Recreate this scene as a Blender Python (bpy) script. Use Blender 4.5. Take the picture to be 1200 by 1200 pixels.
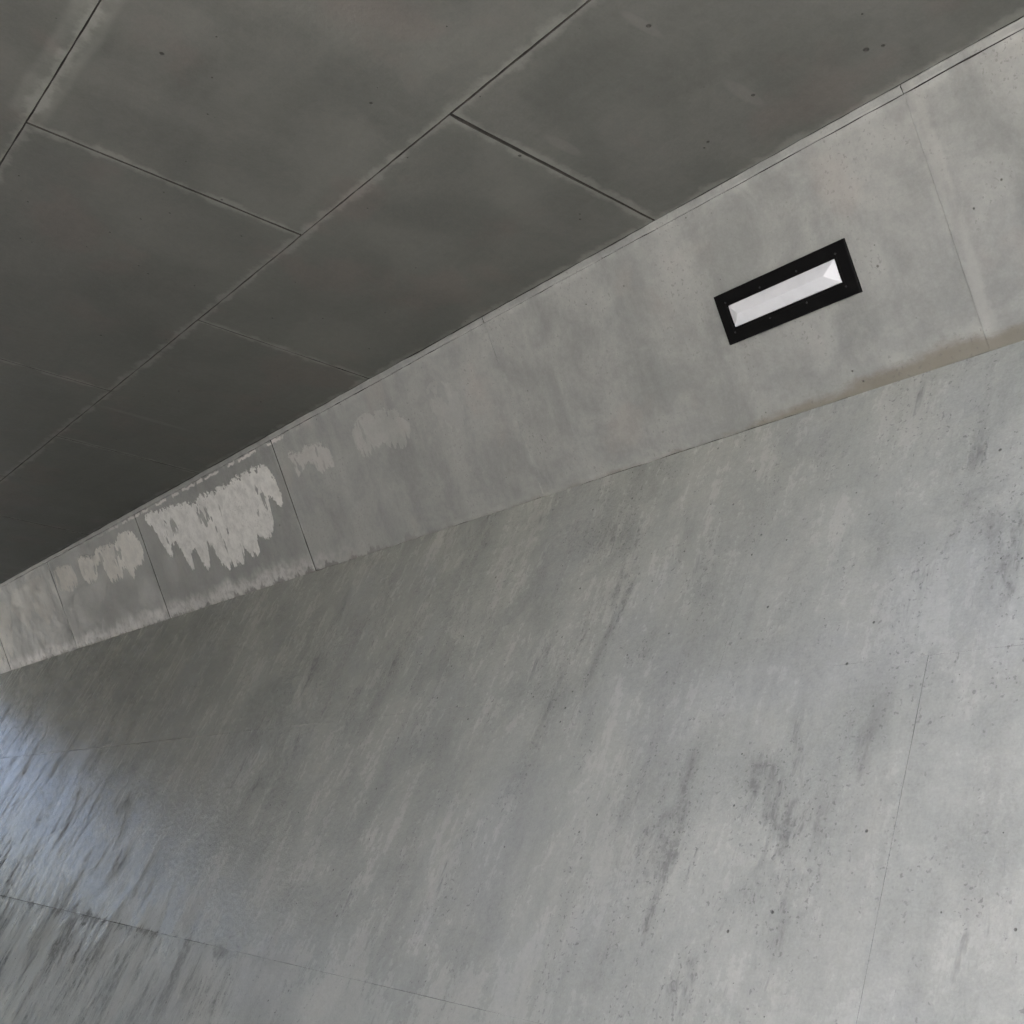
import bpy, math, random
from mathutils import Matrix, Vector

R = math.radians
scene = bpy.context.scene
for o in list(bpy.data.objects):
    bpy.data.objects.remove(o)

# ------------------------------------------------------------------ camera
# world: x = across the underpass towards the photographed wall, y = along it, z = up
CAM = Vector((0.0, 0.0, 1.60))
Lv = Vector((-0.60847232, 0.19517037, 0.76920086))      # image-space directions of +y
Tv = Vector((0.79089305, 0.22876382, 0.56758726))       # ... of +x
Nv = Vector((-0.06518911, 0.95371675, -0.29355534))     # ... of -z
right = Vector((Tv.x, Lv.x, -Nv.x))
up = -Vector((Tv.y, Lv.y, -Nv.y))
back = -Vector((Tv.z, Lv.z, -Nv.z))
cam_data = bpy.data.cameras.new('camera')
cam = bpy.data.objects.new('camera', cam_data)
scene.collection.objects.link(cam)
M = Matrix((right, up, back)).transposed().to_4x4()
M.translation = CAM
cam.matrix_world = M
cam_data.sensor_width = 36.0
cam_data.lens = 36.0 * 1340.0 / 1200.0
cam_data.clip_start = 0.05
cam_data.clip_end = 3000.0
scene.camera = cam

# ------------------------------------------------------------------ sky and sun
SUN_EL, SUN_AZ = R(60), R(135)          # azimuth clockwise from +y
world = bpy.data.worlds.new('World')
scene.world = world
world.use_nodes = True
wn = world.node_tree.nodes
wn.clear()
sky = wn.new('ShaderNodeTexSky')
sky.sky_type = 'NISHITA'
sky.sun_disc = False
sky.sun_elevation = SUN_EL
sky.sun_rotation = SUN_AZ
sky.air_density = 0.6
sky.dust_density = 8.0
sky.ozone_density = 0.2
bg = wn.new('ShaderNodeBackground')
bg.inputs['Strength'].default_value = 0.12
wo = wn.new('ShaderNodeOutputWorld')
world.node_tree.links.new(sky.outputs[0], bg.inputs[0])
world.node_tree.links.new(bg.outputs[0], wo.inputs[0])

sun_data = bpy.data.lights.new('sun', 'SUN')
sun_data.energy = 3.0
sun_data.angle = R(0.53)
sun_data.color = (1.0, 0.98, 0.955)
sun = bpy.data.objects.new('sun', sun_data)
scene.collection.objects.link(sun)
sd = Vector((math.sin(SUN_AZ) * math.cos(SUN_EL), math.cos(SUN_AZ) * math.cos(SUN_EL), math.sin(SUN_EL)))
sun.rotation_euler = sd.to_track_quat('Z', 'Y').to_euler()
sun.location = (0, -20, 30)

vs = scene.view_settings
vs.view_transform = 'Standard'
vs.look = 'None'
vs.gamma = 1.0
vs.exposure = 2.75
vs.use_curve_mapping = False
scene.cycles.max_bounces = 5
scene.cycles.diffuse_bounces = 4
scene.cycles.glossy_bounces = 2
scene.cycles.sample_clamp_indirect = 0
scene.cycles.use_denoising = True
scene.cycles.use_adaptive_sampling = True
scene.cycles.adaptive_threshold = 0.04
scene.cycles.adaptive_min_samples = 20

# ------------------------------------------------------------------ dimensions (m)
H = 2.62                                 # ceiling above the camera
ZC = CAM.z + H                           # 4.22
XE = 1.117 * H                           # ceiling edge
XO = -8.70                               # ceiling edge on the far side
A_UP, A_LO = R(29), R(21)                # lean of the upper band and of the sloping wall
S_UP = 0.957                             # height of the band along its face
S_LO = 3.66                              # length of the sloping face
Y0, Y1 = 0.9, 20.0                      # the two mouths of the underpass

# ------------------------------------------------------------------ node helper
YW = -2.6                                # the walls run on past the ceiling's near edge

class NT:
    def __init__(s, name):
        s.m = bpy.data.materials.new(name)
        s.m.use_nodes = True
        s.t = s.m.node_tree
        s.t.nodes.clear()
    def n(s, typ, **kw):
        nd = s.t.nodes.new(typ)
        for k, v in kw.items():
            setattr(nd, k, v)
        return nd
    def link(s, src, sock):
        if hasattr(src, 'is_output') or hasattr(src, 'links'):
            s.t.links.new(src, sock)
        else:
            if hasattr(sock.default_value, '__len__') and not hasattr(src, '__len__'):
                src = [src] * len(sock.default_value)
            if hasattr(src, '__len__') and len(src) == 3 and len(sock.default_value) == 4:
                src = (*src, 1)
            sock.default_value = src
    def math(s, op, a, b=0.0, c=None, clamp=False):
        nd = s.n('ShaderNodeMath', operation=op, use_clamp=clamp)
        s.link(a, nd.inputs[0]); s.link(b, nd.inputs[1])
        if c is not None: s.link(c, nd.inputs[2])
        return nd.outputs[0]
    def add(s, a, b): return s.math('ADD', a, b)
    def sub(s, a, b): return s.math('SUBTRACT', a, b)
    def mul(s, a, b): return s.math('MULTIPLY', a, b)
    def ramp(s, v, a, b, lo=0.0, hi=1.0, smooth=True):
        nd = s.n('ShaderNodeMapRange', interpolation_type='SMOOTHSTEP' if smooth else 'LINEAR')
        s.link(v, nd.inputs[0])
        nd.inputs[1].default_value = a; nd.inputs[2].default_value = b
        nd.inputs[3].default_value = lo; nd.inputs[4].default_value = hi
        return nd.outputs[0]
    def noise(s, co, scale, detail=4, rough=0.55, dist=0.0):
        nd = s.n('ShaderNodeTexNoise', noise_dimensions='2D')
        s.link(co, nd.inputs['Vector'])
        nd.inputs['Scale'].default_value = scale
        nd.inputs['Detail'].default_value = detail
        nd.inputs['Roughness'].default_value = rough
        nd.inputs['Distortion'].default_value = dist
        return nd.outputs[0]
    def scaled(s, co, sc, off=(0, 0, 0)):
        nd = s.n('ShaderNodeMapping')
        s.link(co, nd.inputs[0])
        nd.inputs['Scale'].default_value = sc
        nd.inputs['Location'].default_value = off
        return nd.outputs[0]
    def mix(s, f, a, b, mode='MIX'):
        nd = s.n('ShaderNodeMix', data_type='RGBA', blend_type=mode)
        s.link(f, nd.inputs[0]); s.link(a, nd.inputs[6]); s.link(b, nd.inputs[7])
        return nd.outputs[2]
    def curve(s, v, pts):
        nd = s.n('ShaderNodeFloatCurve')
        c = nd.mapping.curves[0]
        pts = sorted(pts)
        c.points[0].location = pts[0]
        c.points[1].location = pts[-1]
        for p in pts[1:-1]:
            c.points.new(*p)
        for p in c.points:
            p.handle_type = 'VECTOR'
        nd.mapping.update()
        s.link(v, nd.inputs['Value'])
        return nd.outputs[0]
    def bump(s, h, strength, dist, prev=None):
        nd = s.n('ShaderNodeBump')
        nd.inputs['Strength'].default_value = strength
        nd.inputs['Distance'].default_value = dist
        s.link(h, nd.inputs['Height'])
        if prev is not None: s.link(prev, nd.inputs['Normal'])
        return nd.outputs[0]
    def out(s, col, rough, normal=None, spec=0.5, metal=0.0):
        b = s.n('ShaderNodeBsdfPrincipled')
        s.link(col, b.inputs['Base Color']); s.link(rough, b.inputs['Roughness'])
        b.inputs['Specular IOR Level'].default_value = spec
        b.inputs['Metallic'].default_value = metal
        if normal is not None: s.link(normal, b.inputs['Normal'])
        o = s.n('ShaderNodeOutputMaterial')
        s.t.links.new(b.outputs[0], o.inputs[0])
        return s.m
    def coords(s):
        tc = s.n('ShaderNodeTexCoord')
        sp = s.n('ShaderNodeSeparateXYZ')
        s.t.links.new(tc.outputs['Object'], sp.inputs[0])
        return tc.outputs['Object'], sp.outputs[0], sp.outputs[1]
    def attr(s, name):
        nd = s.n('ShaderNodeAttribute', attribute_name=name)
        return nd.outputs['Fac']

def pits(k, co, scale, size, keep):
    """sparse bug holes: 1 inside a hole"""
    v = k.n('ShaderNodeTexVoronoi', feature='F1', voronoi_dimensions='2D')
    k.link(co, v.inputs['Vector'])
    v.inputs['Scale'].default_value = scale
    sp = k.n('ShaderNodeSeparateColor')
    k.link(v.outputs['Color'], sp.inputs[0])
    sel = k.math('LESS_THAN', sp.outputs[0], keep)
    rad = k.mul(k.add(sp.outputs[1], 0.35), size)
    d = k.math('DIVIDE', v.outputs['Distance'], rad)
    return k.mul(k.ramp(d, 1.0, 0.55), sel)

# ------------------------------------------------------------------ materials
def dots(k, u, v, pts):
    """hand-placed small round marks (u, v, radius): 1 inside"""
    out = None
    for pu, pv, r in pts:
        d = k.add(k.math('POWER', k.sub(u, pu), 2.0), k.math('POWER', k.sub(v, pv), 2.0))
        m = k.ramp(d, (r * 1.25) ** 2, (r * .6) ** 2)
        out = m if out is None else k.math('MAXIMUM', out, m)
    return out

def mat_ceiling():
    k = NT('soffit_concrete')
    co, u, v = k.coords()
    big = k.noise(co, 0.9, 2)
    mid = k.noise(co, 2.6, 5, 0.62, 0.3)
    fine = k.noise(co, 24, 4, 0.7)
    edge = k.attr('edge')
    tint = k.attr('tint')
    cloud = k.ramp(mid, .34, .66, -.08, .07)
    sm1 = k.noise(k.scaled(co, (2.0, 7, 1)), 1.0, 4, .65)
    val = k.add(k.add(k.mul(k.sub(big, .5), .25), cloud), k.mul(k.sub(fine, .5), .20))
    val = k.add(val, k.add(k.mul(k.sub(sm1, .5), .18), k.mul(k.sub(k.noise(co, 95, 2, .7), .5), .14)))
    # pale smeared laitance along the seams, with a ragged inner limit
    en = k.noise(co, 7, 4, .65)
    halo = k.ramp(k.add(edge, k.mul(k.sub(en, .5), 1.5)), .50, 1.0)
    val = k.add(val, k.mul(halo, .5))
    pm_ = k.mul(k.ramp(k.math('ABSOLUTE', k.sub(k.add(v, k.mul(k.sub(mid, .5), .05)), .672)), .088, .055), k.mul(k.ramp(k.add(u, k.mul(en, .1)), 3.1, 3.2), k.ramp(u, 4.24, 4.18)))
    val = k.add(val, k.mul(k.mul(pm_, k.ramp(en, .3, .6, .5, 1)), .34))
    val = k.add(k.add(val, 1.0), tint)
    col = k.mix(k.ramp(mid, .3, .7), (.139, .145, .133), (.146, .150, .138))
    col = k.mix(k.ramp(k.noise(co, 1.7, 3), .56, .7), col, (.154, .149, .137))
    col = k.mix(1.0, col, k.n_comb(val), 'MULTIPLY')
    # trowel smears round the tie marks
    sme = None
    for pu, pv, L_, W_ in ((2.28, 2.07, .10, .022), (2.29, 2.57, .11, .03), (7.08, 2.2, .35, .03), (2.95, 2.3, .1, .03)):
        d = k.add(k.math('POWER', k.math('DIVIDE', k.sub(u, pu), W_), 2.0), k.math('POWER', k.math('DIVIDE', k.sub(v, pv), L_), 2.0))
        m = k.ramp(k.add(d, k.mul(k.sub(fine, .5), .9)), 1.2, .3)
        sme = m if sme is None else k.math('MAXIMUM', sme, m)
    col = k.mix(k.mul(sme, .2), col, (.27, .265, .25))
    pm = k.math('MAXIMUM', pits(k, co, 4.5, .03, .07), pits(k, co, 14, .06, .03))
    pm = k.math('MAXIMUM', pm, dots(k, u, v, ((2.27, 2.09, .008), (2.275, 2.6, .007), (1.877, 2.693, .009), (1.829, 2.717, .006), (3.5, .933, .008), (3.234, 1.622, .006), (2.565, 2.683, .006), (2.60, 2.70, .004), (3.299, 2.687, .005), (3.27, 2.66, .004))))
    col = k.mix(k.mul(pm, .8), col, (.035, .034, .03))
    hgt = k.add(k.mul(big, .03), k.sub(k.mul(fine, .0026), k.mul(pm, .004)))
    nb = k.bump(hgt, .6, 1.0)
    return k.out(col, k.ramp(mid, .25, .75, .5, .68), nb, .35)

def n_comb(self, v):
    nd = self.n('ShaderNodeCombineColor')
    for i in range(3): self.link(v, nd.inputs[i])
    return nd.outputs[0]
NT.n_comb = n_comb

U0, U1 = 4.5, 15.3
def un(p): return [((u - U0) / (U1 - U0), v) for u, v in p]
ST_TOP = [(4.5, .9), (4.68, .9), (4.70, .3), (4.75, .22), (4.88, .17), (4.98, .2), (5.02, .9),
          (5.18, .9), (5.22, .28), (5.30, .22), (5.44, .18), (5.62, .155), (5.74, .18), (5.82, .25), (5.85, .9),
          (6.05, .9), (6.10, .24), (6.17, .2), (6.3, .17), (6.4, .165), (6.47, .21), (6.53, .16), (6.6, .15), (6.66, .3), (6.69, .9),
          (6.82, .9), (6.85, .3), (6.88, .19), (6.96, .15), (7.13, .14), (7.38, .14), (7.59, .16), (7.7, .14), (7.83, .155), (8.02, .13),
          (8.12, .165), (8.3, .135), (8.65, .10), (8.8, .095), (9.0, .07), (9.15, .09), (9.22, .9),
          (9.36, .9), (9.39, .27), (9.46, .16), (9.6, .12), (9.8, .11), (9.88, .16), (10.1, .15), (10.4, .13), (10.5, .18), (10.7, .15), (10.98, .13), (11.03, .9),
          (11.10, .9), (11.13, .16), (11.4, .13), (11.6, .12), (11.75, .15), (11.8, .9),
          (12.0, .9), (12.05, .12), (12.6, .1), (13.2, .13), (13.5, .3), (13.8, .12), (14.6, .1), (15.3, .1)]
ST_BOT = [(u_, v_ + .025) if v_ > .2 else (u_, v_) for u_, v_ in [(4.5, .1), (4.67, .1), (4.70, .40), (4.78, .46), (4.84, .45), (4.92, .43), (5.0, .3), (5.03, .1),
          (5.18, .1), (5.22, .36), (5.30, .41), (5.41, .43), (5.5, .36), (5.6, .35), (5.66, .40), (5.76, .37), (5.83, .28), (5.85, .1),
          (6.05, .1), (6.10, .35), (6.2, .35), (6.28, .37), (6.34, .29), (6.38, .25), (6.46, .28), (6.56, .315), (6.62, .28), (6.66, .2), (6.69, .1),
          (6.82, .1), (6.85, .42), (6.92, .47), (6.98, .37), (7.04, .37), (7.08, .55), (7.15, .61), (7.26, .63), (7.33, .58), (7.37, .60), (7.42, .70), (7.52, .72), (7.58, .66), (7.63, .60),
          (7.68, .72), (7.80, .74), (7.88, .71), (7.97, .73), (8.06, .69), (8.09, .58), (8.15, .50), (8.20, .53), (8.26, .68), (8.33, .68), (8.38, .58), (8.43, .46), (8.50, .50), (8.54, .64), (8.61, .65), (8.64, .50), (8.70, .39), (8.78, .38), (8.84, .48), (8.91, .47), (8.96, .38), (9.02, .24), (9.15, .12), (9.22, .05),
          (9.36, .05), (9.39, .38), (9.5, .43), (9.58, .42), (9.67, .45), (9.79, .52), (9.85, .42), (9.9, .38), (10.0, .46), (10.15, .48), (10.3, .47), (10.38, .40), (10.4, .26), (10.52, .27), (10.58, .36), (10.7, .40), (10.85, .40), (10.98, .32), (11.03, .1),
          (11.10, .1), (11.13, .34), (11.32, .39), (11.5, .37), (11.72, .35), (11.78, .3), (11.8, .05),
          (12.0, .05), (12.05, .5), (12.4, .62), (12.7, .4), (13.1, .55), (13.5, .3), (13.9, .75), (14.4, .9), (15.3, .9)]]
ST_INT = [(4.5, .08), (5.02, .10), (5.1, .18), (5.85, .20), (6.0, .30), (6.69, .36), (6.8, .95), (7.6, .97), (8.6, 1.0), (9.2, 1.0), (9.4, .9), (10.4, .85), (10.5, .7), (11.1, .62), (11.8, .5), (12.0, .2), (14.0, .3), (14.6, .8), (15.3, .9)]
ST_WARM = [(4.5, .2), (6.7, .25), (7.0, .1), (9.2, .05), (9.4, .35), (11.8, .8), (12.5, 1), (14, .8), (15.3, .2)]

def mat_band(stains=True):
    k = NT('band_concrete' if stains else 'band_concrete_plain')
    co, u, v = k.coords()
    big = k.noise(co, 1.1, 2)
    mid = k.noise(co, 3.4, 5, .64, .3)
    fine = k.noise(co, 30, 3, .7)
    drip = k.noise(k.scaled(co, (7, 1.1, 1)), 1.0, 4, .55, .3)
    tint = k.attr('tint')
    edge = k.attr('edge')
    val = k.add(k.mul(k.sub(big, .5), .25), k.ramp(mid, .34, .66, -.09, .07))
    val = k.add(val, k.add(k.mul(k.sub(fine, .5), .22), k.add(k.mul(k.sub(drip, .5), .30), k.mul(k.sub(k.noise(co, 105, 2, .7), .5), .15))))
    halo = k.mul(k.ramp(edge, .2, 1), k.ramp(k.noise(co, 7, 3), .4, .65))
    val = k.add(val, k.mul(halo, .2))
    val = k.add(k.add(val, 1.0), tint)
    col = k.mix(k.ramp(mid, .3, .7), (.315, .330, .322), (.334, .346, .334))
    col = k.mix(k.ramp(k.noise(co, 2.3, 3), .6, .75), col, (.343, .344, .329))
    col = k.mix(1.0, col, k.n_comb(val), 'MULTIPLY')
    rough = k.ramp(mid, .25, .75, .42, .6)
    if stains:
        sp_ = k.mul(k.ramp(k.math('ABSOLUTE', k.sub(k.add(u, k.mul(k.sub(mid, .5), .06)), 1.875)), .04, .015), k.ramp(drip, .35, .6, .3, 1))
        col = k.mix(k.mul(sp_, .45), col, (.44, .445, .43))
        # lime bloom: outlines as functions of the distance along the wall
        wob = k.noise(co, 14, 4, .7)
        wob2 = k.noise(co, 55, 3, .6)
        uu = k.add(u, k.add(k.mul(k.sub(wob, .5), .045), k.mul(k.sub(wob2, .5), .025)))
        un_ = k.math('DIVIDE', k.sub(uu, U0), U1 - U0)
        top = k.curve(un_, un(ST_TOP))
        bot = k.curve(un_, un(ST_BOT))
        inten = k.curve(un_, un(ST_INT))
        warm = k.curve(un_, un(ST_WARM))
        vv = k.add(v, k.add(k.mul(k.sub(wob, .5), .05), k.mul(k.sub(wob2, .5), .03)))
        rg = k.noise(k.scaled(co, (15, 1.5, 1), (3, 0, 0)), 1.0, 4, .7)
        bot = k.sub(bot, k.mul(k.ramp(rg, .42, .75), .07))
        top = k.add(top, k.mul(k.ramp(k.noise(co, 20, 3, .7), .45, .75), .05))
        m = k.mul(k.ramp(k.sub(vv, top), -.003, .005), k.ramp(k.sub(bot, vv), -.003, .005))
        hole = k.ramp(k.noise(k.scaled(co, (9, 4, 1), (1.7, .4, 0)), 1.0, 3, .6), .60, .63)
        hole = k.mul(hole, k.ramp(k.noise(co, 2.2, 2), .46, .56))
        m = k.mul(m, k.sub(1.0, k.mul(hole, .85)))
        body = k.ramp(k.noise(co, 10, 5, .7), .28, .66, .66, 1.0)
        m = k.mul(k.mul(m, inten), body)
        inrange = k.mul(k.ramp(u, 4.55, 4.6), 1.0)
        m = k.mul(m, inrange)
        lime = k.mix(warm, (.86, .87, .855), (.78, .74, .63))
        col = k.mix(m, col, lime)
        # crust just under the cornice crack
        cr = k.mul(k.ramp(k.math('ABSOLUTE', k.sub(k.add(v, k.mul(k.sub(wob, .5), .05)), .052)), .014, .006), k.ramp(k.noise(k.scaled(co, (5, 3, 1)), 1, 3, .6), .44, .52))
        cr = k.mul(cr, k.mul(k.ramp(u, 6.2, 6.8), k.ramp(u, 10.9, 9.0)))
        col = k.mix(k.mul(cr, .9), col, (.68, .67, .65))
        # bloom and grime along the foot
        fn = k.noise(k.scaled(co, (5, 3, 1)), 1.0, 5, .65, .4)
        vf = k.add(v, k.mul(k.sub(fn, .5), .22))
        pale = k.mul(k.ramp(vf, .80, .905), k.ramp(u, 5.6, 7.6, .0, 1))
        pale = k.mul(pale, k.ramp(k.noise(co, 18, 4, .7), .3, .6, .35, 1))
        col = k.mix(k.mul(pale, .9), col, (.66, .66, .645))
        fn2 = k.noise(k.scaled(co, (6, 4, 1), (4, 2, 0)), 1.0, 5, .7)
        vd = k.add(v, k.mul(k.sub(fn2, .5), .26))
        dark = k.mul(k.ramp(vd, .94, .962), k.ramp(u, 14.5, 12.5, .3, 1))
        dark = k.mul(dark, k.ramp(u, 4.8, 6.8))
        col = k.mix(k.mul(dark, .72), col, (.125, .122, .112))
        # tan wash line near the mouth
        bn = k.noise(k.scaled(co, (2.6, 5, 1), (7, 0, 0)), 1.0, 6, .72)
        reach = k.ramp(u, 1.9, 3.6, .88, .945)
        tan = k.ramp(k.sub(k.add(v, k.mul(k.sub(bn, .5), .13)), reach), -.01, .045)
        tan = k.mul(tan, k.ramp(u, 6.5, 2.2, .35, .75))
        col = k.mix(tan, col, (.19, .172, .132))
    fr = k.mul(k.ramp(k.noise(co, 56, 2, .55), .64, .70), k.ramp(mid, .50, .62))
    col = k.mix(k.mul(fr, .35), col, (.14, .14, .135))
    pm = k.math('MAXIMUM', pits(k, co, 5.0, .03, .08), pits(k, co, 16, .06, .03))
    col = k.mix(k.mul(pm, .7), col, (.09, .088, .08))
    hgt = k.add(k.mul(big, .02), k.sub(k.mul(fine, .0028), k.mul(pm, .004)))
    if stains: hgt = k.add(hgt, k.mul(m, .004))
    nb = k.bump(hgt, .6, 1.0)
    return k.out(col, rough, nb, .4)

def mat_slope():
    k = NT('slope_concrete')
    co, u, v = k.coords()
    big = k.noise(co, .7, 2)
    mid = k.noise(co, 2.4, 5, .62, .3)
    fine = k.noise(co, 30, 4, .72)
    grain = k.noise(co, 105, 2, .7)
    st1 = k.noise(k.scaled(co, (3.2, .9, 1)), 1.0, 5, .66, .2)
    st2 = k.noise(k.scaled(co, (10, 2.2, 1), (5, 3, 0)), 1.0, 4, .7, .15)
    tint = k.attr('tint')
    val = k.add(k.mul(k.sub(big, .5), .10), k.ramp(mid, .34, .66, -.07, .055))
    val = k.add(val, k.add(k.ramp(st1, .34, .66, -.05, .04), k.mul(k.sub(st2, .5), .16)))
    val = k.add(val, k.add(k.mul(k.sub(fine, .5), .27), k.mul(k.sub(grain, .5), .22)))
    val = k.add(k.add(val, 1.0), tint)
    col = k.mix(k.ramp(mid, .3, .7), (.400, .418, .390), (.417, .428, .397))
    col = k.mix(k.ramp(k.noise(co, 1.3, 3), .5, .7), col, (.403, .419, .400))
    col = k.mix(1.0, col, k.n_comb(val), 'MULTIPLY')
    # dark form-oil smudges, drawn out down the slope and broken up
    zone = k.ramp(k.noise(k.scaled(co, (1.0, .7, 1), (2.4, 1.1, 0)), 1.0, 3), .44, .60)
    far = k.mul(k.ramp(u, 5.0, 8.0), k.ramp(v, .6, 1.4))
    zone = k.math('MAXIMUM', zone, far)
    smn = k.noise(k.scaled(co, (5.5, 2.0, 1), (.3, 8, 0)), 1.0, 5, .72, .2)
    sm = k.mul(k.ramp(smn, .51, .70), k.ramp(fine, .34, .58, .3, 1))
    sm = k.mul(sm, k.add(k.mul(zone, .85), .15))
    col = k.mix(k.mul(sm, .75), col, (.18, .184, .178))
    sm2 = k.mul(k.ramp(st2, .62, .78), k.ramp(k.noise(co, 1.6, 2), .46, .56))
    col = k.mix(k.mul(sm2, .5), col, (.15, .152, .15))
    # clusters of pores
    fr = k.mul(k.ramp(k.noise(co, 58, 2, .55), .645, .70), k.ramp(k.sub(k.add(smn, k.mul(zone, .06)), .0), .50, .60))
    col = k.mix(k.mul(fr, .5), col, (.15, .152, .152))
    # grime caught in the lower joint and running from it
    gn = k.noise(k.scaled(co, (5, 3.0, 1), (1, 5, 0)), 1.0, 6, .78, .4)
    gj = k.ramp(k.sub(k.math('ABSOLUTE', k.sub(v, 2.435)), k.mul(k.ramp(gn, .45, .8), .12)), .010, -.035)
    below = k.mul(k.mul(k.ramp(v, 2.42, 2.46), k.ramp(v, 3.3, 2.5)), k.ramp(k.noise(k.scaled(co, (6, 1.6, 1), (8, 1, 0)), 1.0, 5, .74, .2), .49, .66))
    gj = k.mul(k.math('MAXIMUM', gj, k.mul(below, .8)), k.mul(k.ramp(u, 4.2, 6.6), k.ramp(fine, .32, .58, .25, 1)))
    col = k.mix(k.mul(gj, .62), col, (.11, .11, .108))
    pm = k.math('MAXIMUM', pits(k, co, 4.0, .018, .12), pits(k, co, 15, .07, .05))
    col = k.mix(k.mul(pm, .75), col, (.07, .07, .068))
    dirt = k.math('MAXIMUM', k.math('MAXIMUM', sm, sm2), gj)
    rough = k.add(k.ramp(st2, .35, .65, .13, .27), k.mul(dirt, .5))
    rough = k.add(rough, k.add(k.mul(k.sub(mid, .5), .35), k.mul(k.sub(fine, .5), .25)))
    rough = k.add(rough, k.ramp(k.add(v, k.mul(mid, .5)), 2.35, 3.0, 0, .22))
    hgt = k.add(k.add(k.mul(big, .03), k.mul(st2, .002)), k.sub(k.mul(fine, .0038), k.mul(pm, .004)))
    hgt = k.sub(hgt, k.mul(dirt, .0015))
    nb = k.bump(hgt, .6, 1.0)
    return k.out(col, rough, nb, .24)

def mat_joint():
    k = NT('joint_concrete')
    co, u, v = k.coords()
    n1 = k.noise(co, 25, 4, .6)
    col = k.mix(n1, (.05, .049, .045), (.11, .107, .098))
    return k.out(col, .85, k.bump(n1, .5, .005), .3)

def mat_metal():
    k = NT('black_powder_coat')
    co, u, v = k.coords()
    n1 = k.noise(co, 300, 3)
    n2 = k.noise(co, 12, 4, .6)
    col = k.mix(k.ramp(n2, .45, .8), (.004, .004, .0045), (.008, .008, .0078))
    return k.out(col, k.ramp(n2, .3, .7, .5, .65), k.bump(n1, .12, .001), .10)

def mat_lens():
    k = NT('opal_plastic')
    co, u, v = k.coords()
    n2 = k.noise(co, 14, 4, .6)
    col = k.mix(k.ramp(n2, .4, .8), (.80, .825, .875), (.75, .775, .825))
    return k.out(col, .3, None, .5)

def mat_bolt():
    k = NT('dark_steel')
    co, u, v = k.coords()
    n2 = k.noise(co, 200, 2)
    return k.out(k.mix(n2, (.03, .03, .032), (.055, .055, .06)), .4, None, .5, .6)

def mat_ground():
    k = NT('paving')
    co, u, v = k.coords()
    n1 = k.noise(co, .35, 4)
    n2 = k.noise(co, 45, 4, .7)
    col = k.mix(n1, (.172, .172, .168), (.222, .222, .217))
    col = k.mix(k.mul(n2, .4), col, (.25, .245, .235))
    return k.out(col, .85, k.bump(n2, .4, .004), .3)

def mat_grass():
    k = NT('grass')
    co, u, v = k.coords()
    n1 = k.noise(co, .5, 4)
    return k.out(k.mix(n1, (.055, .062, .045), (.085, .088, .07)), .9, None, .2)
def mat_plain():
    k = NT('plain_concrete')
    co, u, v = k.coords()
    return k.out(k.mix(k.noise(co, .8, 3), (.33, .33, .32), (.38, .375, .365)), .65, None, .3)
MPL = mat_plain()
MGR = mat_grass()
MC, MB_, MS, MJ = mat_ceiling(), mat_band(), mat_slope(), mat_joint()
MM, ML, MBO, MG = mat_metal(), mat_lens(), mat_bolt(), mat_ground()

# ------------------------------------------------------------------ mesh helpers
def link(o, parent=None):
    scene.collection.objects.link(o)
    if parent is not None:
        o.parent = parent
    return o

def mesh_obj(name, verts, faces, mat, parent=None, smooth=False):
    me = bpy.data.meshes.new(name)
    me.from_pydata(verts, [], faces)
    me.update()
    me.materials.append(mat)
    if smooth:
        for p in me.polygons: p.use_smooth = True
    return link(bpy.data.objects.new(name, me), parent)

def frame(name, origin, xdir, ydir, label, cat):
    """Empty carrying a surface's own frame: x along, y down the face, z out into the room"""
    e = bpy.data.objects.new(name, None)
    e.empty_display_size = .2
    X, Y = Vector(xdir).normalized(), Vector(ydir).normalized()
    Z = X.cross(Y)
    m = Matrix((X, Y, Z)).transposed().to_4x4()
    m.translation = Vector(origin)
    e.matrix_world = m
    e['label'] = label
    e['category'] = cat
    return link(e)

def prism(name, prof, u0, u1, mat, parent):
    """closed prism: profile in local (y,z), run along local x"""
    n = len(prof)
    vs_ = [(u0, y, z) for y, z in prof] + [(u1, y, z) for y, z in prof]
    fs = [tuple(range(n - 1, -1, -1)), tuple(range(n, 2 * n))]
    fs += [(i, (i + 1) % n, n + (i + 1) % n, n + i) for i in range(n)]
    return mesh_obj(name, vs_, fs, mat, parent)

def walk(rng, n, amp):
    """smooth small random wander, zero at both ends"""
    out, v = [], 0.0
    for i in range(n):
        v = v * .6 + rng.uniform(-1, 1) * amp
        out.append(v)
    out[0] = out[-1] = 0.0
    return out

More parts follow.
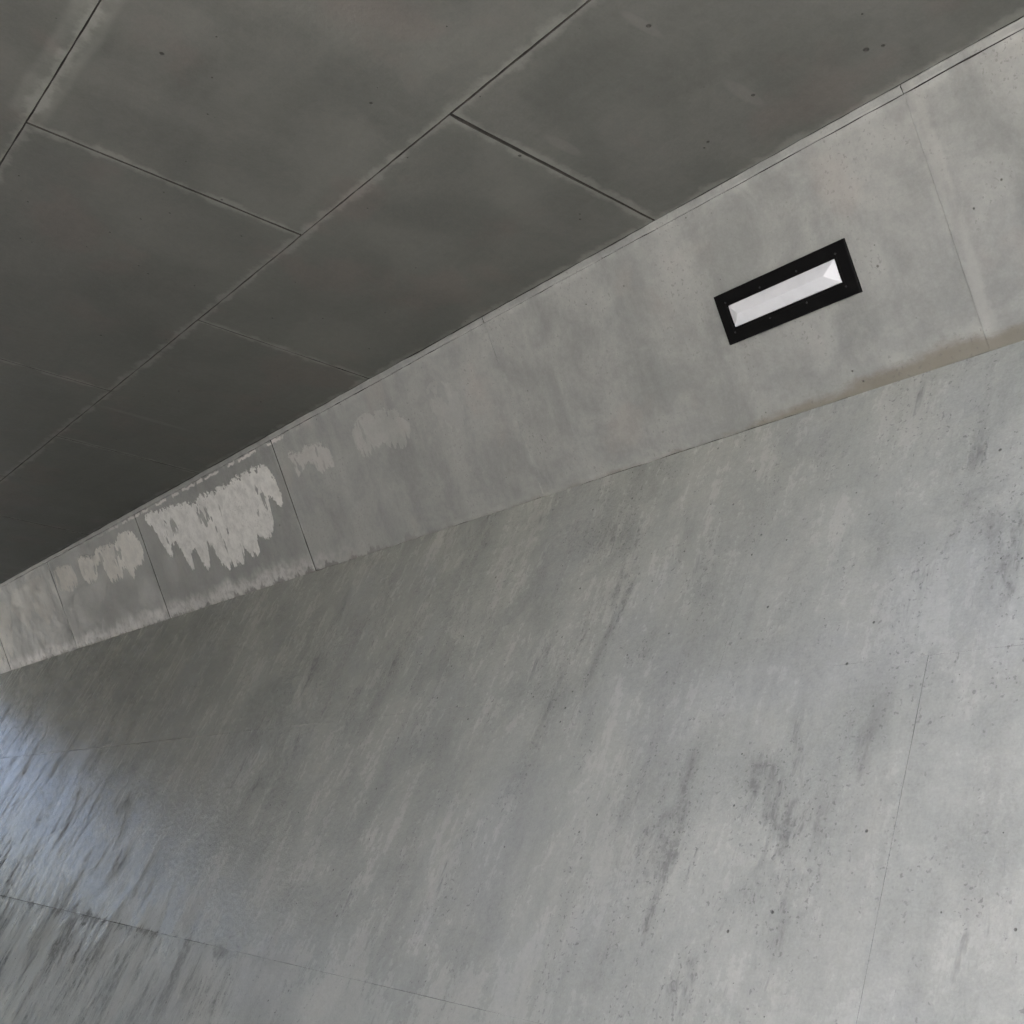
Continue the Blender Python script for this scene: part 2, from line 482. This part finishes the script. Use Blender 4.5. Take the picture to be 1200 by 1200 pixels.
def panel(parent, mat, u0, u1, v0, v1, seed, gap=(.003, .003, .003, .003), rag=.001, lift=0.0, tilt=.0015,
          depth=.014, bev=.003, rim=.055, tint=0.0, step=.07, wedge=(0, 0), grimy=True, ragu=None):
    """one cast panel with worn edges: gap = half joint width at (u0, u1, v0, v1)"""
    rng = random.Random(seed)
    ragu = rag if ragu is None else ragu
    a, b, c, d = u0 + gap[0], u1 - gap[1], v0 + gap[2], v1 - gap[3]
    nu, nv = max(4, int((b - a) / step)), max(4, int((d - c) / step))
    ring = []
    w = walk(rng, nu + 1, rag); ring += [(a + (b - a) * i / nu, c + w[i]) for i in range(nu)]
    w = walk(rng, nv + 1, ragu); ring += [(b + w[i] - wedge[1] * (1 - i / nv), c + (d - c) * i / nv) for i in range(nv)]
    w = walk(rng, nu + 1, rag); ring += [(b - (b - a) * i / nu, d + w[i]) for i in range(nu)]
    w = walk(rng, nv + 1, ragu); ring += [(a + w[i] + wedge[0] * (i / nv), d - (d - c) * i / nv) for i in range(nv)]
    cu, cv = (a + b) / 2, (c + d) / 2
    tu, tv = rng.uniform(-tilt, tilt), rng.uniform(-tilt, tilt)
    hz = lambda p: lift + tu * (p[0] - cu) + tv * (p[1] - cv)
    def inset(p, q):
        fu = 1 - q / ((b - a) / 2); fv = 1 - q / ((d - c) / 2)
        return (cu + (p[0] - cu) * fu, cv + (p[1] - cv) * fv)
    n = len(ring)
    r1 = [inset(p, bev) for p in ring]
    r2 = [inset(p, rim) for p in ring]
    vs_ = [(p[0], p[1], -depth) for p in ring] + [(p[0], p[1], hz(p) - bev * .8) for p in ring]
    vs_ += [(p[0], p[1], hz(p)) for p in r1] + [(p[0], p[1], hz(p)) for p in r2]
    fs = []
    for k in range(3):
        for i in range(n):
            j = (i + 1) % n
            fs.append((k * n + i, k * n + j, (k + 1) * n + j, (k + 1) * n + i))
    fs.append(tuple(3 * n + i for i in range(n)))
    o = mesh_obj('panel', vs_, fs, mat, parent)
    me = o.data
    me.materials.append(MJ)
    for q in me.polygons[:(2 if grimy else 1) * n]: q.material_index = 1
    e = me.attributes.new('edge', 'FLOAT', 'POINT')
    e.data.foreach_set('value', [1.0] * (3 * n) + [0.0] * n)
    t = me.attributes.new('tint', 'FLOAT', 'POINT')
    t.data.foreach_set('value', [tint] * (4 * n))
    return o

# ------------------------------------------------------------------ the setting
g = mesh_obj('ground', [(-400, -400, 0), (400, -400, 0), (400, 400, 0), (-400, 400, 0)], [(0, 1, 2, 3)], MG)
g['kind'] = 'structure'

# unseen grassed bank beyond the far mouth, added to darken the wall's low reflection
def bank(y_foot, y_top, h, seed):
    rng = random.Random(seed)
    nx, ny = 60, 8
    vs_, fs = [], []
    for j in range(ny + 1):
        t = j / ny
        for i in range(nx + 1):
            x = -120 + 240 * i / nx
            vs_.append((x, y_foot + (y_top - y_foot) * t + 1.5 * math.sin(x * .05), h * (3 * t * t - 2 * t ** 3) + (rng.uniform(-.4, .4) if 0 < j else -.3)))
    for j in range(ny):
        for i in range(nx):
            q = j * (nx + 1) + i
            fs.append((q, q + 1, q + nx + 2, q + nx + 1))
    o = mesh_obj('added_hill', vs_, fs, MGR, smooth=True)
    o['kind'] = 'structure'
bank(48, 75, 9.5, 3)

# ceiling ---------------------------------------------------------------------
ceil_ = frame('ceiling_slab', (0, 0, ZC), (0, 1, 0), (1, 0, 0),
              'dark grey concrete ceiling of the underpass, cast in large rectangular panels', 'ceiling')
rng = random.Random(7)
prism('slab', [(XO - .5, -.030), (XE + .5, -.030), (XE + .5, -.7), (XO - .5, -.7)], Y0, Y1, MJ, ceil_)
rows = [(XO, -1.70, .65), (-1.70, -.51, 1.8), (-.51, .68, .62), (.68, 1.873, 1.80), (1.873, XE - .006, .65)]
cuts = {4: [.65, 3.09, 5.43, 7.9, 10.45, 12.9, 15.4], 3: [-.6, 1.80, 4.26, 6.78, 9.2, 11.65, 14.1]}
for r, (v0, v1, off) in enumerate(rows):
    cs = cuts.get(r) or [off + 2.44 * i for i in range(-2, 8)]
    cs = [Y0] + [c for c in cs if Y0 + .4 < c < Y1 - .4] + [Y1]
    for i in range(len(cs) - 1):
        if r == 0: cs = [Y0, Y1]
        if i > len(cs) - 2: break
        def half(c):
            if r == 4 and abs(c - 3.09) < .01: return .0045
            if r == 3 and abs(c - 4.26) < .01: return .0055
            return .0036
        wide, wide2 = half(cs[i]), half(cs[i + 1])
        wd = lambda c: .006 if r == 4 and abs(c - 3.09) < .01 else 0
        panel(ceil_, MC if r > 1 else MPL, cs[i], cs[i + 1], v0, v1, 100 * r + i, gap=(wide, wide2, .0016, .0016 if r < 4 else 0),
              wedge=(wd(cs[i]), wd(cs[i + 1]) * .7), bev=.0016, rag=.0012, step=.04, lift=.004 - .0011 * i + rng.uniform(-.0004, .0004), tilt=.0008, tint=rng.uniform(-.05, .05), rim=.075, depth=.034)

# the leaning band ------------------------------------------------------------
V = Vector((math.sin(A_UP), 0, -math.cos(A_UP)))
D = Vector((-math.sin(A_LO), 0, -math.cos(A_LO)))
edge_pt = Vector((XE, 0, ZC))
ledge = edge_pt + V * S_UP

def build_side(flip, label_band, label_slope):
    if not flip:
        X, e, vd, dd = Vector((0, 1, 0)), edge_pt, V, D
        y0, y1 = YW, Y1
    else:
        X = Vector((0, -1, 0))
        e = Vector((XO, 0, ZC))
        vd, dd = Vector((-V.x, 0, V.z)), Vector((-D.x, 0, D.z))
        y0, y1 = -Y1, -YW
    rng = random.Random(11 + flip)
    band = frame('upper_wall', e, X, vd, label_band, 'wall')
    # the body stands behind the panels
    prism('wall_core', [(-.02, -.012), (S_UP + .02, -.012), (S_UP + .02, -.6), (-.02, -.6)], y0, y1, MJ, band)
    cs = [-2.94 + 2.44 * 0, -.53, 1.907, 4.33, 6.752, 9.32, 11.8, 14.25]
    if flip: cs = [-c for c in cs][::-1]
    cs = [y0] + [c for c in cs if y0 + .4 < c < y1 - .4] + [y1]
    tints = {6.752: -.20, 9.32: -.20, 4.33: .0, 11.8: -.05, 14.25: .06, 1.907: -.02, -.53: -.06}
    gaps = {1.907: .0001, 4.33: .0006, 6.752: .0008, 9.32: .006, 11.8: .006, 14.25: .004}
    for i in range(len(cs) - 1):
        panel(band, MPL if flip else MB_, cs[i], cs[i + 1], .034, S_UP + .0015, 900 + i + 50 * flip,
              gap=(gaps.get(cs[i], .002), gaps.get(cs[i + 1], .002), .0002, .0), rag=.0019,
              lift=rng.uniform(-.002, .002), tilt=.002, tint=tints.get(cs[i], rng.uniform(-.03, .03)),
              rim=.05, depth=.016, bev=.0012, step=.05, ragu=.0006, grimy=False)
    # thin fillet under the ceiling, in lengths like the panels
    for i in range(len(cs) - 1):
        a, b = cs[i] + .001, cs[i + 1] - .001
        f = panel(band, MPL if flip else MB_, a, b, .0005, .034, 1300 + i + 50 * flip, gap=(0.0, 0.0, 0.0, .0001), rag=.0016,
                  lift=.005 + rng.uniform(-.001, .001), tilt=.0005, rim=.012, depth=.017, bev=.003, step=.06, grimy=False,
                  tint=tints.get(cs[i], 0) * .7)
        f.name = 'fillet'
    # sloping wall -----------------------------------------------------------
    lg = e + vd * S_UP
    slope = frame('sloping_wall', lg, X, dd, label_slope, 'wall')
    prism('wall_core', [(.02, -.012), (S_LO, -.012), (S_LO, -.9), (.02, -.9)], y0, y1, MJ, slope)
    vr = [(.0022, 1.20), (1.20, 2.425), (2.425, 3.64)]
    for r, (v0, v1) in enumerate(vr):
        cs = [[-2.1, .3, 2.75, 5.2, 7.6, 10.0, 12.5, 14.9], [-.53, 1.915, 4.36, 6.8, 9.24, 11.7, 14.1], [-1.6, .85, 3.3, 5.75, 8.2, 10.6, 13.1]][r]
        if flip: cs = [-c for c in cs][::-1]
        cs = [y0] + [c for c in cs if y0 + .4 < c < y1 - .4] + [y1]
        for i in range(len(cs) - 1):
            gu = lambda c: .0006 if abs(c - 1.915) < .01 else .00006
            far = cs[i] > 6.5
            gt = .0001 if not far else .0012
            panel(slope, MPL if flip else MS, cs[i], cs[i + 1], v0, v1, 2000 + 100 * r + i + 50 * flip,
                  gap=(gu(cs[i]), gu(cs[i + 1]), gt if r else 0, gt if r != 1 else gt + .0005), rag=.0003, ragu=.0001 if r != 1 else .0004,
                  tilt=0, rim=.04, depth=.0115, bev=.0003, step=.06, grimy=False)
    return band, slope

band, slope = build_side(False, 'pale grey concrete wall band with white lime stains below the ceiling edge',
                         'large smooth streaked concrete wall sloping out below the stained band')
build_side(True, 'plain grey concrete wall band across the path from the stained one',
           'smooth grey sloping concrete wall across the path from the streaked one')

# ------------------------------------------------------------------ wall light
lu0, lu1, lv0, lv1 = 2.291, 2.928, .398, .605
root = bpy.data.objects.new('wall_light', None)
root.empty_display_size = .1
root['label'] = 'rectangular light with black frame and white faceted cover on the concrete band'
root['category'] = 'light'
m = band.matrix_world.copy()
m.translation = band.matrix_world @ Vector(((lu0 + lu1) / 2, (lv0 + lv1) / 2, 0))
root.matrix_world = m
link(root)
hw, hh = (lu1 - lu0) / 2, (lv1 - lv0) / 2

def rect(w, h, z, cx=0, cy=0):
    return [(cx - w, cy - h, z), (cx + w, cy - h, z), (cx + w, cy + h, z), (cx - w, cy + h, z)]
def loops(name, rings, mat, parent, cap_last=False, cap_first=False):
    vs_, fs = [], []
    for r in rings: vs_ += r
    n = len(rings[0])
    for k in range(len(rings) - 1):
        for i in range(n):
            j = (i + 1) % n
            fs.append((k * n + i, k * n + j, (k + 1) * n + j, (k + 1) * n + i))
    if cap_last: fs.append(tuple((len(rings) - 1) * n + i for i in range(n)))
    if cap_first: fs.append(tuple(range(n - 1, -1, -1)))
    return mesh_obj(name, vs_, fs, mat, parent)

# lens opening (wider rim at the top and the near end, as in the photo)
ow, oh = .262, .047
ox, oy = .003, -.002
loops('frame', [rect(hw, hh, -.004), rect(hw, hh, .012), rect(hw - .002, hh - .002, .0135),
                rect(ow + .012, oh + .012, .0135, ox, oy), rect(ow + .010, oh + .010, .012, ox, oy),
                rect(ow, oh, .012, ox, oy), rect(ow, oh, -.002, ox, oy)],
      MM, root, cap_last=True, cap_first=True)
# hipped opal cover: ridge along the middle, sloped facet at each end
rz = .038
vs_ = rect(ow - .0015, oh - .0015, .004, ox, oy) + rect(ow - .0015, oh - .0015, .012, ox, oy)
vs_ += [(ox - ow + .052, oy, rz), (ox + ow - .052, oy, rz)]
fs = [(3, 2, 1, 0)] + [(i, (i + 1) % 4, 4 + (i + 1) % 4, 4 + i) for i in range(4)]
fs += [(4, 5, 9, 8), (5, 6, 9), (6, 7, 8, 9), (7, 4, 8)]
cover = mesh_obj('cover', vs_, fs, ML, root)
bv = cover.modifiers.new('edge', 'BEVEL'); bv.width = .002; bv.segments = 2
# screws round the rim
def screw(x, y):
    n = 10
    r0 = [(x + .0042 * math.cos(2 * math.pi * i / n), y + .0042 * math.sin(2 * math.pi * i / n), .0125) for i in range(n)]
    r1 = [(p[0], p[1], .0146) for p in r0]
    r2 = [(x + .0026 * math.cos(2 * math.pi * i / n), y + .0026 * math.sin(2 * math.pi * i / n), .0156) for i in range(n)]
    loops('screw', [r0, r1, r2], MBO, root, cap_last=True)
sy0, sy1 = -(hh + oh) / 2 + .012, (hh + oh) / 2 - .012
for x in (-.27, -.09, .09, .27):
    screw(x, sy0); screw(x, sy1)
